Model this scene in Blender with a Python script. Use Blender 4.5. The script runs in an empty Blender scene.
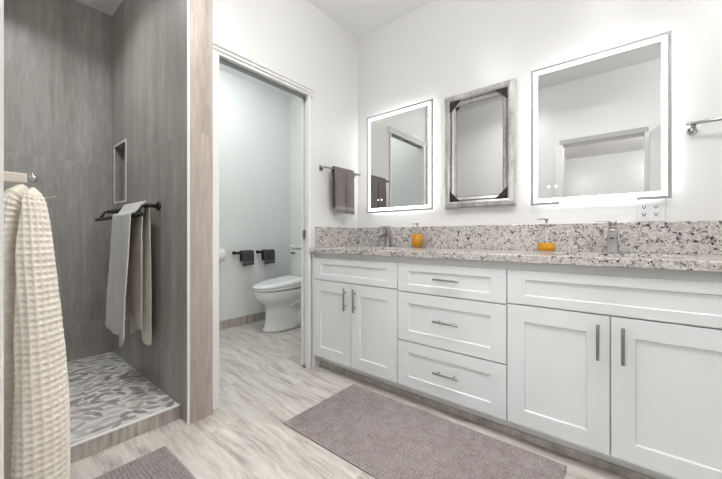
import bpy, bmesh, math, random
from mathutils import Vector, Matrix
random.seed(7)
S = bpy.context.scene
COL = S.collection
PI = math.pi

# ------------------------------------------------------------------ camera, world, lights, exposure
cam_d = bpy.data.cameras.new('camera')
cam = bpy.data.objects.new('camera', cam_d)
COL.objects.link(cam)
cam.location = (0, 0, 1.0)
cam.rotation_euler = (PI / 2, 0, math.radians(39.1))
cam_d.sensor_width = 36
cam_d.lens = 16.0
cam_d.shift_y = -3.5 / 722
cam_d.clip_start = 0.005
S.camera = cam

S.view_settings.view_transform = 'Standard'
S.view_settings.look = 'None'
S.view_settings.gamma = 1
S.view_settings.use_curve_mapping = False
S.view_settings.exposure = 0.12

W = bpy.data.worlds.new('world')
S.world = W
W.use_nodes = True
W.node_tree.nodes['Background'].inputs[0].default_value = (0.9, 0.95, 1.0, 1)
W.node_tree.nodes['Background'].inputs[1].default_value = 0.6

CAN_SPREAD = 140      # beam angle of the recessed lamps
CZ = 2.77             # ceiling height
CANS = [  # x, y, z, watts, colour, kind
    (-1.02, 1.02, CZ, 9.0, (1.0, 0.993, 0.98), 'globe'),  # globe added to brighten the ceiling, in place of a recessed lamp
    (-0.12, 1.35, CZ, 2.0, (1.0, 0.993, 0.98), 'can'),
    (-1.05, 0.62, CZ, 8.5, (1.0, 0.993, 0.98), 'can'),  # added to light the shower and its towels from the entry side
    (-0.12, 0.85, CZ, 8.0, (1.0, 0.993, 0.98), 'can'),  # added as fill on the vanity fronts
    (0.74, 0.95, CZ, 19.0, (1.0, 0.993, 0.98), 'globe'),  # added out of view at the right for ceiling fill
    (-2.60, 1.55, CZ, 13.0, (0.97, 1.0, 0.985), 'dome'),
    (-2.45, 0.14, CZ, 9.5, (0.97, 0.99, 1.0), 'can'),  # added to lift the shower, which has no known lamp
    (-0.90, -1.20, CZ, 60.0, (1.0, 0.99, 0.975), 'globe'),  # added in the unseen bedroom, fill through the doorway
    (0.60, -2.60, CZ, 60.0, (1.0, 0.99, 0.975), 'globe'),  # second added bedroom lamp for the same fill
]
BAND_E = 5.0          # strength of the mirror light bands
GLOW_E = 9.0          # strength of the strips behind the mirrors

# ------------------------------------------------------------------ materials
MATS = {}


class NT:
    def __init__(s, name):
        s.m = bpy.data.materials.new(name)
        s.m.use_nodes = True
        s.t = s.m.node_tree
        s.b = s.t.nodes['Principled BSDF']
        s.out = s.t.nodes['Material Output']
        MATS[name] = s.m

    def n(s, typ, **kw):
        nd = s.t.nodes.new(typ)
        for k, v in kw.items():
            setattr(nd, k, v)
        return nd

    def put(s, sock, v):
        if isinstance(v, bpy.types.NodeSocket):
            s.t.links.new(v, sock)
        elif v is not None:
            sock.default_value = v

    def math(s, op, a, b=None, c=None, clamp=False):
        nd = s.n('ShaderNodeMath', operation=op, use_clamp=clamp)
        s.put(nd.inputs[0], a)
        s.put(nd.inputs[1], b)
        s.put(nd.inputs[2], c)
        return nd.outputs[0]

    def vmul(s, v, f):
        nd = s.n('ShaderNodeVectorMath', operation='MULTIPLY')
        s.put(nd.inputs[0], v)
        nd.inputs[1].default_value = f
        return nd.outputs[0]

    def pos(s):
        return s.n('ShaderNodeNewGeometry').outputs['Position']

    def objc(s):
        return s.n('ShaderNodeTexCoord').outputs['Object']

    def sep(s, v):
        nd = s.n('ShaderNodeSeparateXYZ')
        s.put(nd.inputs[0], v)
        return nd.outputs

    def comb(s, x, y, z):
        nd = s.n('ShaderNodeCombineXYZ')
        for i, q in enumerate((x, y, z)):
            s.put(nd.inputs[i], q)
        return nd.outputs[0]

    def noise(s, v, scale, detail=3, rough=0.5, dist=0.0):
        nd = s.n('ShaderNodeTexNoise')
        s.put(nd.inputs['Vector'], v)
        nd.inputs['Scale'].default_value = scale
        nd.inputs['Detail'].default_value = detail
        nd.inputs['Roughness'].default_value = rough
        nd.inputs['Distortion'].default_value = dist
        return nd.outputs[0]

    def vor(s, v, scale, dims='3D', rnd=1.0, feature='F1'):
        nd = s.n('ShaderNodeTexVoronoi', voronoi_dimensions=dims, feature=feature)
        s.put(nd.inputs['Vector'], v)
        nd.inputs['Scale'].default_value = scale
        nd.inputs['Randomness'].default_value = rnd
        return nd.outputs

    def ramp(s, f, stops, interp='LINEAR'):
        nd = s.n('ShaderNodeValToRGB')
        s.put(nd.inputs[0], f)
        cr = nd.color_ramp
        cr.interpolation = interp
        while len(cr.elements) < len(stops):
            cr.elements.new(0.5)
        for e, (p, c) in zip(cr.elements, stops):
            e.position = p
            e.color = (c[0], c[1], c[2], 1) if not isinstance(c, (int, float)) else (c, c, c, 1)
        return nd.outputs[0]

    def mix(s, f, a, b, mode='MIX'):
        nd = s.n('ShaderNodeMix', data_type='RGBA', blend_type=mode)
        s.put(nd.inputs[0], f)
        for i, q in ((6, a), (7, b)):
            if isinstance(q, tuple) and len(q) == 3:
                q = (*q, 1)
            s.put(nd.inputs[i], q)
        return nd.outputs[2]

    def bump(s, h, strength=0.3, dist=0.002):
        nd = s.n('ShaderNodeBump')
        nd.inputs['Strength'].default_value = strength
        nd.inputs['Distance'].default_value = dist
        s.put(nd.inputs['Height'], h)
        s.t.links.new(nd.outputs[0], s.b.inputs['Normal'])

    def set(s, col=None, rough=None, metal=None, spec=None, **kw):
        if col is not None:
            s.put(s.b.inputs['Base Color'], (*col, 1) if isinstance(col, tuple) else col)
        s.put(s.b.inputs['Roughness'], rough)
        s.put(s.b.inputs['Metallic'], metal)
        s.put(s.b.inputs['Specular IOR Level'], spec)
        for k, v in kw.items():
            s.put(s.b.inputs[k.replace('_', ' ')], v)
        return s


def simple(name, col, rough=0.5, metal=0.0, var=0.03, scale=30.0, **kw):
    m = NT(name)
    f = m.noise(m.objc(), scale, 2)
    a = tuple(max(0, c * (1 - var)) for c in col)
    b = tuple(min(1, c * (1 + var)) for c in col)
    m.set(m.mix(f, a, b), rough, metal, **kw)
    return m


def emitter(name, col, strength):
    m = NT(name)
    e = m.n('ShaderNodeEmission')
    e.inputs[0].default_value = (*col, 1)
    e.inputs[1].default_value = strength
    m.t.links.new(e.outputs[0], m.out.inputs['Surface'])
    return m


# painted walls
m = NT('wall_paint')
nz = m.noise(m.pos(), 90, 3)
m.set(m.mix(m.noise(m.pos(), 1.5, 2), (0.745, 0.742, 0.735), (0.775, 0.772, 0.765)), 0.27, 0, 0.5)
m.bump(nz, 0.06, 0.001)
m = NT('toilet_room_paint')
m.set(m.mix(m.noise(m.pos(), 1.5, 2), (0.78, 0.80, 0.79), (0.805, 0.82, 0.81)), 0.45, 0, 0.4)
m.bump(m.noise(m.pos(), 90, 3), 0.06, 0.001)
m = NT('ceiling_paint')
m.set(m.mix(m.noise(m.pos(), 1.5, 2), (0.86, 0.86, 0.855), (0.88, 0.88, 0.875)), 0.7)
m.bump(m.noise(m.pos(), 120, 3), 0.08, 0.001)
simple('trim_paint', (0.80, 0.795, 0.78), 0.35, 0, 0.015)
simple('cabinet_paint', (0.785, 0.80, 0.815), 0.33, 0, 0.01)


def shower_tile(name, axis, x0):
    """tall linen-streaked porcelain tile; grout every 1.22 m up and 0.61 m along axis"""
    m = NT(name)
    p = m.pos()
    X, Y, Z = m.sep(p)
    a = X if axis == 'x' else Y
    col_id = m.math('FLOOR', m.math('DIVIDE', m.math('SUBTRACT', a, x0), 0.61))
    row_id = m.math('FLOOR', m.math('DIVIDE', m.math('SUBTRACT', Z, 0.34), 1.22))
    off = m.math('ADD', m.math('MULTIPLY', col_id, 3.7), m.math('MULTIPLY', row_id, 7.3))
    v = m.comb(m.math('MULTIPLY', X, 1.0), m.math('MULTIPLY', Y, 1.0), m.math('ADD', m.math('MULTIPLY', Z, 0.045), off))
    v2 = m.comb(X, Y, m.math('ADD', m.math('MULTIPLY', Z, 0.12), off))
    n1 = m.noise(v, 9, 4, 0.6, 0.4)
    n2 = m.noise(v2, 45, 4, 0.65, 0.3)
    n3 = m.noise(p, 3.0, 3, 0.55)
    f = m.math('ADD', m.math('ADD', m.math('MULTIPLY', n1, 0.55), m.math('MULTIPLY', n2, 0.45)), m.math('MULTIPLY', n3, 0.10))
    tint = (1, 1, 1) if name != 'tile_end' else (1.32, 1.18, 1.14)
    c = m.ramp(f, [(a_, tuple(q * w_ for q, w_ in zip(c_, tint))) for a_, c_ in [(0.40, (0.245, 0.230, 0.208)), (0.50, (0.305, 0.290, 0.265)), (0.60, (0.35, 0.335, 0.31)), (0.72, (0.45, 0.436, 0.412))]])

    def line(q, step, o, w):
        r = m.math('MODULO', m.math('ADD', m.math('SUBTRACT', q, o), step * 40), step)
        d = m.math('MINIMUM', r, m.math('SUBTRACT', step, r))
        return m.math('LESS_THAN', d, w)
    g = m.math('MAXIMUM', line(Z, 1.22, 0.34, 0.0014), line(a, 0.61, x0, 0.0011))
    m.set(m.mix(g, c, (0.40, 0.385, 0.36)), 0.36, 0, 0.5)
    m.bump(m.math('SUBTRACT', n2, g), 0.10, 0.001)
    return m


shower_tile('tile_along_x', 'x', -1.78)
shower_tile('tile_along_y', 'y', 0.145)
shower_tile('tile_end', 'y', 0.40)  # end-face copy: warmer tone, with its brighter light put into the tile colour

# brown tile used for the curb and the low skirting
m = NT('skirting_tile')
p = m.pos()
X, Y, Z = m.sep(p)
n1 = m.noise(m.comb(m.math('MULTIPLY', X, 3.0), m.math('MULTIPLY', Y, 9.0), m.math('MULTIPLY', Z, 1.2)), 5, 5, 0.65, 0.5)
m.set(m.ramp(n1, [(0.3, (0.28, 0.25, 0.22)), (0.5, (0.43, 0.39, 0.35)), (0.7, (0.58, 0.54, 0.50))]), 0.45)

# plank floor tile, grain along X
m = NT('floor_plank')
p = m.pos()
X, Y, Z = m.sep(p)
row = m.math('FLOOR', m.math('DIVIDE', m.math('ADD', Y, 10.04), 0.2))
xo = m.math('ADD', X, m.math('MULTIPLY', row, 0.43))
plk = m.math('FLOOR', m.math('DIVIDE', m.math('ADD', xo, 30.0), 1.2))
rnd = m.n('ShaderNodeTexWhiteNoise', noise_dimensions='2D')
m.put(rnd.inputs['Vector'], m.comb(row, plk, 0.0))
rv = rnd.outputs['Value']
o = m.math('MULTIPLY', rv, 19.0)
wob = m.math('MULTIPLY', m.noise(m.comb(m.math('MULTIPLY', X, 2.0), m.math('MULTIPLY', Y, 2.0), o), 2.0, 2), 0.07)
Yw = m.math('ADD', m.math('ADD', Y, wob), m.math('MULTIPLY', X, 0.05))
n1 = m.noise(m.comb(m.math('MULTIPLY', xo, 1.0), m.math('MULTIPLY', Yw, 6.5), o), 2.6, 6, 0.68, 0.35)
n2 = m.noise(m.comb(m.math('MULTIPLY', xo, 1.7), m.math('MULTIPLY', Yw, 18.0), o), 2.8, 6, 0.7, 0.3)
f = m.math('ADD', m.math('MULTIPLY', n1, 0.55), m.math('MULTIPLY', n2, 0.45))
c = m.ramp(f, [(0.36, (0.28, 0.252, 0.225)), (0.43, (0.42, 0.388, 0.352)), (0.49, (0.54, 0.507, 0.463)), (0.56, (0.62, 0.59, 0.545)), (0.66, (0.74, 0.72, 0.685))])
c = m.mix(m.math('MULTIPLY', rv, 0.25), c, (0.50, 0.46, 0.42))


def gline(q, step, w):
    r = m.math('MODULO', q, step)
    d = m.math('MINIMUM', r, m.math('SUBTRACT', step, r))
    return m.math('LESS_THAN', d, w)


g = m.math('MAXIMUM', gline(m.math('ADD', Y, 10.04), 0.2, 0.0013), gline(m.math('ADD', xo, 30.0), 1.2, 0.0013))
m.set(m.mix(m.math('MULTIPLY', g, 0.55), c, (0.34, 0.31, 0.28)), 0.38, 0, 0.4)
m.bump(m.math('SUBTRACT', n2, m.math('MULTIPLY', g, 2.0)), 0.06, 0.001)

# leaf shaped stone mosaic
m = NT('leaf_mosaic')
p = m.pos()
base = None


def leaves(p, cell, offx, L, Wd):
    X, Y, Z = m.sep(p)
    q = m.comb(m.math('ADD', m.math('DIVIDE', X, cell), offx), m.math('ADD', m.math('DIVIDE', Y, cell), offx * 1.7), 0.0)
    vo = m.vor(q, 1.0, '2D', 0.85)
    d = m.n('ShaderNodeVectorMath', operation='SUBTRACT')
    m.put(d.inputs[0], q)
    m.put(d.inputs[1], vo['Position'])
    dx, dy, _ = m.sep(d.outputs[0])
    r, gg, bb = m.sep(vo['Color'])
    ang = m.math('ADD', m.math('MULTIPLY', r, 2.2), 0.2)
    cs, sn = m.math('COSINE', ang), m.math('SINE', ang)
    lx = m.math('ADD', m.math('MULTIPLY', dx, cs), m.math('MULTIPLY', dy, sn))
    ly = m.math('SUBTRACT', m.math('MULTIPLY', dy, cs), m.math('MULTIPLY', dx, sn))
    lim = m.math('MULTIPLY', m.math('SUBTRACT', 1.0, m.math('POWER', m.math('ABSOLUTE', m.math('DIVIDE', lx, L)), 2.0)), Wd)
    return m.math('GREATER_THAN', lim, m.math('ABSOLUTE', ly)), gg, bb


m1, g1, b1 = leaves(p, 0.064, 0.0, 0.72, 0.24)
m2, g2, b2 = leaves(p, 0.068, 13.37, 0.70, 0.22)
m3, g3, b3 = leaves(p, 0.066, 31.9, 0.62, 0.22)
stops = [(0.0, (0.22, 0.20, 0.18)), (0.35, (0.34, 0.315, 0.285)), (0.7, (0.46, 0.435, 0.40)), (1.0, (0.60, 0.58, 0.55))]
ground = m.ramp(m.noise(p, 25, 3), [(0.3, (0.56, 0.56, 0.54)), (0.7, (0.68, 0.68, 0.66))])
c = m.mix(m3, ground, m.ramp(g3, [(0.0, (0.60, 0.60, 0.57)), (1.0, (0.74, 0.74, 0.72))]))
c = m.mix(m2, c, m.ramp(g2, stops))
c = m.mix(m1, c, m.ramp(g1, stops))
m.set(c, 0.45)
m.bump(m.math('MAXIMUM', m1, m2), 0.15, 0.001)

# speckled granite
m = NT('granite')
p = m.pos()
n1 = m.noise(p, 26, 4, 0.6, 0.3)
n2 = m.noise(p, 95, 3, 0.6, 0.2)
v1 = m.vor(p, 150)
v2 = m.vor(p, 90)
v3 = m.vor(p, 200)
r1, gg1, bb1 = m.sep(v1['Color'])
r2, gg2, bb2 = m.sep(v2['Color'])
r3, gg3, bb3 = m.sep(v3['Color'])
c = m.ramp(n2, [(0.35, (0.43, 0.40, 0.37)), (0.5, (0.60, 0.58, 0.56)), (0.65, (0.70, 0.69, 0.675))])
c = m.mix(m.math('MULTIPLY', m.math('GREATER_THAN', r3, 0.62), 0.45), c, (0.40, 0.37, 0.345))
c = m.mix(m.math('MULTIPLY', m.math('GREATER_THAN', r1, 0.80), 0.55), c, (0.33, 0.28, 0.245))
thr = m.math('ADD', m.math('MULTIPLY', r2, 0.55), m.math('MULTIPLY', n1, 0.9))
c = m.mix(m.math('MULTIPLY', m.math('GREATER_THAN', thr, 0.92), 0.6), c, (0.20, 0.17, 0.15))
thr2 = m.math('ADD', m.math('MULTIPLY', gg1, 0.6), m.math('MULTIPLY', n1, 0.8))
c = m.mix(m.math('GREATER_THAN', thr2, 0.965), c, (0.055, 0.045, 0.042))
m.set(c, 0.16, 0, 0.5)

simple('brushed_nickel', (0.42, 0.41, 0.395), 0.30, 1.0, 0.05, 60)
simple('dark_nickel', (0.30, 0.295, 0.29), 0.30, 1.0, 0.05, 60)
simple('chrome', (0.40, 0.40, 0.41), 0.16, 1.0, 0.02)
simple('black_metal', (0.008, 0.008, 0.009), 0.5, 0.0, 0.2)
simple('ceramic', (0.80, 0.81, 0.81), 0.10, 0, 0.005)
simple('white_plastic', (0.74, 0.74, 0.75), 0.3, 0, 0.01)
simple('slot_dark', (0.04, 0.04, 0.04), 0.5, 0, 0.1)
simple('cream_metal', (0.62, 0.56, 0.49), 0.35, 0, 0.03)
simple('paper', (0.82, 0.82, 0.81), 0.9, 0, 0.02)
simple('mirror_edge', (0.42, 0.42, 0.43), 0.35, 0.8, 0.03)
simple('mirror_border', (0.36, 0.36, 0.365), 0.4, 0.3, 0.02)
simple('head_grey', (0.42, 0.42, 0.415), 0.5, 0, 0.02)  # grey stands in for the shading on the entry doorway head
simple('door_track', (0.32, 0.32, 0.32), 0.5, 0.3, 0.1)
simple('lens_trim', (0.8, 0.8, 0.8), 0.4)
m = NT('mirror_glass')
m.set(m.mix(m.noise(m.objc(), 3, 1), (0.71, 0.715, 0.71), (0.72, 0.725, 0.72)), 0.0, 1.0)
emitter('light_band', (0.98, 0.99, 1.0), BAND_E)
emitter('back_glow', (0.98, 0.99, 1.0), GLOW_E)
emitter('touch_icon', (0.95, 0.98, 1.0), 1.6)
emitter('lamp_lens', (1.0, 0.985, 0.965), 45.0)

m = NT('clear_glass')      # thin bottle glass: clear, with a fresnel gloss
tr = m.n('ShaderNodeBsdfTransparent')
tr.inputs[0].default_value = (0.97, 0.975, 0.97, 1)
gl = m.n('ShaderNodeBsdfGlossy')
gl.inputs['Roughness'].default_value = 0.04
fr = m.n('ShaderNodeLayerWeight')
fr.inputs[0].default_value = 0.12
mx = m.n('ShaderNodeMixShader')
m.put(mx.inputs[0], m.math('MULTIPLY', fr.outputs['Facing'], 0.8))
m.put(mx.inputs[1], tr.outputs[0])
m.put(mx.inputs[2], gl.outputs[0])
m.put(m.out.inputs['Surface'], mx.outputs[0])
m = NT('amber_soap')
c = m.mix(m.noise(m.objc(), 8, 1), (0.80, 0.41, 0.022), (0.83, 0.45, 0.03))
m.set(c, 0.2, 0)
tl = m.n('ShaderNodeBsdfTranslucent')
m.put(tl.inputs[0], c)
mx = m.n('ShaderNodeMixShader')
mx.inputs[0].default_value = 0.4
m.put(mx.inputs[1], m.b.outputs[0])
m.put(mx.inputs[2], tl.outputs[0])
m.put(m.out.inputs['Surface'], mx.outputs[0])

m = NT('whitewashed_silver')
p = m.objc()
n1 = m.noise(m.vmul(p, (3, 3, 1.0)), 5, 4, 0.55, 0.3)
n2 = m.noise(p, 55, 3, 0.6)
f = m.math('ADD', m.math('MULTIPLY', n1, 0.7), m.math('MULTIPLY', n2, 0.3))
m.set(m.ramp(f, [(0.3, (0.22, 0.21, 0.20)), (0.42, (0.37, 0.357, 0.345)), (0.52, (0.48, 0.47, 0.46)), (0.7, (0.62, 0.61, 0.60))]), 0.32, 0.35)
m.bump(n2, 0.15, 0.001)
m = NT('bracket_iron')
m.set(m.ramp(m.noise(m.objc(), 60, 3), [(0.4, (0.012, 0.010, 0.009)), (0.65, (0.05, 0.042, 0.036))]), 0.5, 0.3)
m.bump(m.noise(m.objc(), 90, 2), 0.4, 0.002)


def terry(name, dark, light, scale=260, strength=0.8, rough=0.95):
    m = NT(name)
    p = m.objc()
    n = m.noise(p, scale, 2, 0.6)
    n2 = m.noise(p, 18, 3)
    f = m.math('ADD', m.math('MULTIPLY', n, 0.7), m.math('MULTIPLY', n2, 0.3))
    m.set(m.ramp(f, [(0.32, dark), (0.68, light)]), rough, 0, 0.15)
    m.b.inputs['Sheen Weight'].default_value = 0.25
    m.bump(n, strength, 0.003)
    return m


terry('cream_waffle', (0.70, 0.64, 0.56), (0.86, 0.805, 0.725), 300, 0.5)
m = terry('white_towel', (0.74, 0.725, 0.69), (0.86, 0.845, 0.81), 300, 0.5)
X, Y, Z = m.sep(m.objc())
m.bump(m.math('MULTIPLY', m.math('SINE', m.math('MULTIPLY', Z, 520.0)), m.math('SINE', m.math('MULTIPLY', X, 520.0))), 0.9, 0.004)
terry('beige_towel', (0.64, 0.58, 0.50), (0.76, 0.70, 0.62), 300, 0.5)
terry('taupe_towel', (0.115, 0.097, 0.093), (0.24, 0.207, 0.20), 260, 0.8)
terry('taupe_band', (0.21, 0.187, 0.182), (0.33, 0.30, 0.293), 160, 0.3)
terry('charcoal_towel', (0.025, 0.026, 0.028), (0.085, 0.086, 0.09), 260, 0.8)
terry('charcoal_band', (0.10, 0.10, 0.105), (0.18, 0.18, 0.185), 160, 0.3)
terry('bath_mat', (0.19, 0.158, 0.152), (0.40, 0.35, 0.342), 150, 1.0)
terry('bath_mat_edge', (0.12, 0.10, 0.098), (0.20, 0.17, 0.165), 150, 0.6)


# ------------------------------------------------------------------ mesh helpers
class MB:
    def __init__(s):
        s.bm = bmesh.new()

    def _mat(s, faces, mi):
        for f in faces:
            f.material_index = mi

    def box(s, a, b, bev=0.0, mi=0, seg=2):
        a, b = Vector(a), Vector(b)
        lo = Vector([min(a[i], b[i]) for i in range(3)])
        hi = Vector([max(a[i], b[i]) for i in range(3)])
        r = bmesh.ops.create_cube(s.bm, size=1.0)
        vs = r['verts']
        for v in vs:
            v.co = Vector([(lo[i] + hi[i]) / 2 + v.co[i] * (hi[i] - lo[i]) for i in range(3)])
        fs = list({f for v in vs for f in v.link_faces})
        s._mat(fs, mi)
        if bev > 0:
            es = list({e for v in vs for e in v.link_edges})
            bmesh.ops.bevel(s.bm, geom=es, offset=bev, segments=seg, profile=0.5, affect='EDGES', clamp_overlap=True)
        return s

    def loft(s, rings, closed=True, cap0=True, cap1=True, mi=0, smooth=True):
        vr = [[s.bm.verts.new(p) for p in ring] for ring in rings]
        n = len(vr[0])
        for i in range(len(vr) - 1):
            for j in range(n if closed else n - 1):
                k = (j + 1) % n
                try:
                    f = s.bm.faces.new((vr[i][j], vr[i][k], vr[i + 1][k], vr[i + 1][j]))
                    f.material_index = mi
                    f.smooth = smooth
                except ValueError:
                    pass
        if closed and cap0:
            f = s.bm.faces.new(list(reversed(vr[0])))
            f.material_index = mi
        if closed and cap1:
            f = s.bm.faces.new(vr[-1])
            f.material_index = mi
        return s

    def cyl(s, p0, p1, r0, r1=None, n=20, mi=0):
        p0, p1 = Vector(p0), Vector(p1)
        r1 = r0 if r1 is None else r1
        d = (p1 - p0).normalized()
        u = d.orthogonal().normalized()
        w = d.cross(u)
        ring = lambda p, r: [p + (u * math.cos(2 * PI * k / n) + w * math.sin(2 * PI * k / n)) * r for k in range(n)]
        e = min(r0, r1, (p1 - p0).length) * 0.15
        return s.loft([ring(p0, r0 - e), ring(p0 + d * e, r0), ring(p1 - d * e, r1), ring(p1, r1 - e)], mi=mi)

    def tube(s, pts, r, n=12, mi=0):
        pts = [Vector(p) for p in pts]
        rings = []
        u = None
        for i, p in enumerate(pts):
            d = (pts[min(i + 1, len(pts) - 1)] - pts[max(i - 1, 0)]).normalized()
            u = d.orthogonal().normalized() if u is None else (u - d * u.dot(d)).normalized()
            w = d.cross(u)
            rr = r[i] if isinstance(r, (list, tuple)) else r
            rings.append([p + (u * math.cos(2 * PI * k / n) + w * math.sin(2 * PI * k / n)) * rr for k in range(n)])
        return s.loft(rings, mi=mi)

    def lathe(s, c, prof, n=28, mi=0):
        c = Vector(c)
        rings = [[c + Vector((math.cos(2 * PI * k / n) * r, math.sin(2 * PI * k / n) * r, z)) for k in range(n)] for r, z in prof]
        return s.loft(rings, mi=mi)

    def prism(s, poly, axis, a, b, mi=0):
        """poly in the two other axes, extruded along axis from a to b"""
        def P(q, h):
            if axis == 'x':
                return Vector((h, q[0], q[1]))
            if axis == 'y':
                return Vector((q[0], h, q[1]))
            return Vector((q[0], q[1], h))
        return s.loft([[P(q, a) for q in poly], [P(q, b) for q in poly]], mi=mi, smooth=False)

    def sphere(s, c, r, mi=0, sc=(1, 1, 1)):
        ret = bmesh.ops.create_uvsphere(s.bm, u_segments=20, v_segments=12, radius=r)
        for v in ret['verts']:
            v.co = Vector((v.co.x * sc[0], v.co.y * sc[1], v.co.z * sc[2])) + Vector(c)
        for f in {f for v in ret['verts'] for f in v.link_faces}:
            f.material_index = mi
            f.smooth = True
        return s

    def build(s, name, mats, parent=None, loc=None, smooth=None):
        bmesh.ops.recalc_face_normals(s.bm, faces=s.bm.faces)
        me = bpy.data.meshes.new(name)
        base = None
        off = Vector((0, 0, 0))
        if parent is not None:
            off = world_loc(parent)
        elif loc is not None:
            off = Vector(loc)
        if off.length:
            bmesh.ops.translate(s.bm, verts=s.bm.verts, vec=-off)
        s.bm.to_mesh(me)
        s.bm.free()
        for q in (mats if isinstance(mats, (list, tuple)) else [mats]):
            me.materials.append(MATS[q])
        if smooth:
            for f in me.polygons:
                f.use_smooth = True
        o = bpy.data.objects.new(name, me)
        COL.objects.link(o)
        if parent is not None:
            o.parent = parent
        elif loc is not None:
            o.location = loc
        return o


def world_loc(o):
    v = Vector(o.location)
    while o.parent:
        o = o.parent
        v += Vector(o.location)
    return v


def tag(o, label=None, cat=None, group=None, kind=None):
    if label:
        o['label'] = label
    if cat:
        o['category'] = cat
    if group:
        o['group'] = group
    if kind:
        o['kind'] = kind
    return o


def thing(name, label, cat, loc, group=None):
    o = bpy.data.objects.new(name, None)
    o.empty_display_size = 0.05
    COL.objects.link(o)
    o.location = loc
    return tag(o, label, cat, group)


def struct(o, label=None, cat=None):
    return tag(o, label, cat, kind='structure')


def copy_tree(o, parent=None):
    c = o.copy()
    COL.objects.link(c)
    c.parent = parent
    for ch in list(o.children):
        copy_tree(ch, c)
    return c


# ------------------------------------------------------------------ the shell
YM = 2.215            # mirror wall
XS = -1.836            # wall with the toilet room doorway
XB = -3.185            # shower back wall
XT = -3.32            # toilet room back wall
P0, P1 = 0.742, 0.872  # partition faces
XE = -1.78            # partition end

struct(MB().box((-3.6, -4.5, -0.1), (2.2, 2.9, 0)).build('floor', 'floor_plank'),
       'pale grey-beige plank tile floor with streaky grain', 'floor')
struct(MB().box((-3.6, -4.5, CZ), (2.2, 2.9, CZ + 0.1)).build('ceiling', 'ceiling_paint'),
       'plain white painted ceiling', 'ceiling')
struct(MB().box((XS - 0.074, YM, 0), (1.1, YM + 0.12, CZ)).build('wall_mirror', 'wall_paint'),
       'white wall behind the vanity and mirrors', 'wall')
b = MB()
b.box((XS - 0.074, P1, 0), (XS, 0.925, CZ)).box((XS - 0.074, 0.925, 2.062), (XS, 1.632, CZ))
b.box((XS - 0.022, 1.632, 0), (XS, 2.76, CZ)).box((XS - 0.074, 1.632, 0), (XS - 0.056, 2.76, CZ)).box((XS - 0.056, 1.632, 2.062), (XS - 0.022, 2.76, CZ))
b.box((XS - 0.056, 2.22, 0), (XS - 0.022, 2.76, 2.062))
struct(b.build('wall_left', 'wall_paint'), 'white wall holding the toilet room doorway', 'wall')
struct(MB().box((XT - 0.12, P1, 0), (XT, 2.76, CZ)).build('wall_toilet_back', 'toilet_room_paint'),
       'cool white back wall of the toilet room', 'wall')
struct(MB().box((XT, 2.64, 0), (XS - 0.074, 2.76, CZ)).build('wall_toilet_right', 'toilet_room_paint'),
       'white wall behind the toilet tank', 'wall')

# tiled partition between shower and toilet room, with a niche
NX0, NX1, NZ0, NZ1 = -3.115, -2.835, 1.265, 1.70
b = MB()
YC = 0.792
b.box((XB - 0.1, YC, 0), (XE, P1, CZ))
b.box((XB - 0.1, P0, 0), (NX0, YC, CZ)).box((NX1, P0, 0), (XE, YC, CZ))
b.box((NX0, P0, 0), (NX1, YC, NZ0)).box((NX0, P0, NZ1), (NX1, YC, CZ))
for f in b.bm.faces:
    f.normal_update()
    n = f.normal
    c = f.calc_center_median()
    if n.y > 0.5 and c.y > P1 - 0.001:
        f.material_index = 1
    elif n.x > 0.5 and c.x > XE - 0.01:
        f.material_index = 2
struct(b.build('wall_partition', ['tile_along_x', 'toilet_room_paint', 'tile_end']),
       'tall grey-beige tiled partition with a small shower niche', 'wall')
struct(MB().box((XB - 0.1, -0.1, 0), (XB, P0, CZ)).build('wall_shower_back', 'tile_along_y'),
       'grey linen-streaked tile wall at the back of the shower', 'wall')
struct(MB().box((XB, -0.14, 0), (-1.88, 0.0, CZ)).build('wall_shower_left', 'tile_along_x'),
       'tiled wall on the left side of the shower', 'wall')
# entry wall with the doorway the camera stands in
b = MB()
b.box((-1.88, -0.14, 0), (-0.53, 0.0, CZ)).box((-0.53, -0.14, 2.05), (0.18, 0.0, CZ)).box((0.18, -0.14, 0), (1.1, 0.0, CZ))
struct(b.build('wall_entry', 'wall_paint'), 'white entry wall with a doorway, seen in the mirrors', 'wall')
struct(MB().box((1.0, 0.0, 0), (1.1, YM, CZ)).build('wall_right', 'wall_paint'), 'white wall past the vanity end', 'wall')
# bedroom beyond the doorway
struct(MB().box((-2.3, -4.5, 0), (2.2, -4.4, CZ)).build('wall_bedroom_back', 'wall_paint'), 'white bedroom wall seen through the doorway in the mirror', 'wall')
struct(MB().box((-2.4, -4.4, 0), (-2.3, -0.14, CZ)).build('wall_bedroom_left', 'wall_paint'), 'white bedroom side wall by the shower', 'wall')
struct(MB().box((2.1, -4.4, 0), (2.2, -0.14, CZ)).build('wall_bedroom_right', 'wall_paint'), 'white bedroom side wall by the vanity end', 'wall')
b = MB().box((1.1, -0.14, 0), (2.1, -0.02, CZ)).box((-2.3, -0.2, 0), (-1.88, -0.14, CZ))
struct(b.build('wall_bedroom_front', 'wall_paint'), 'white bedroom wall beside the doorway', 'wall')

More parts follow.
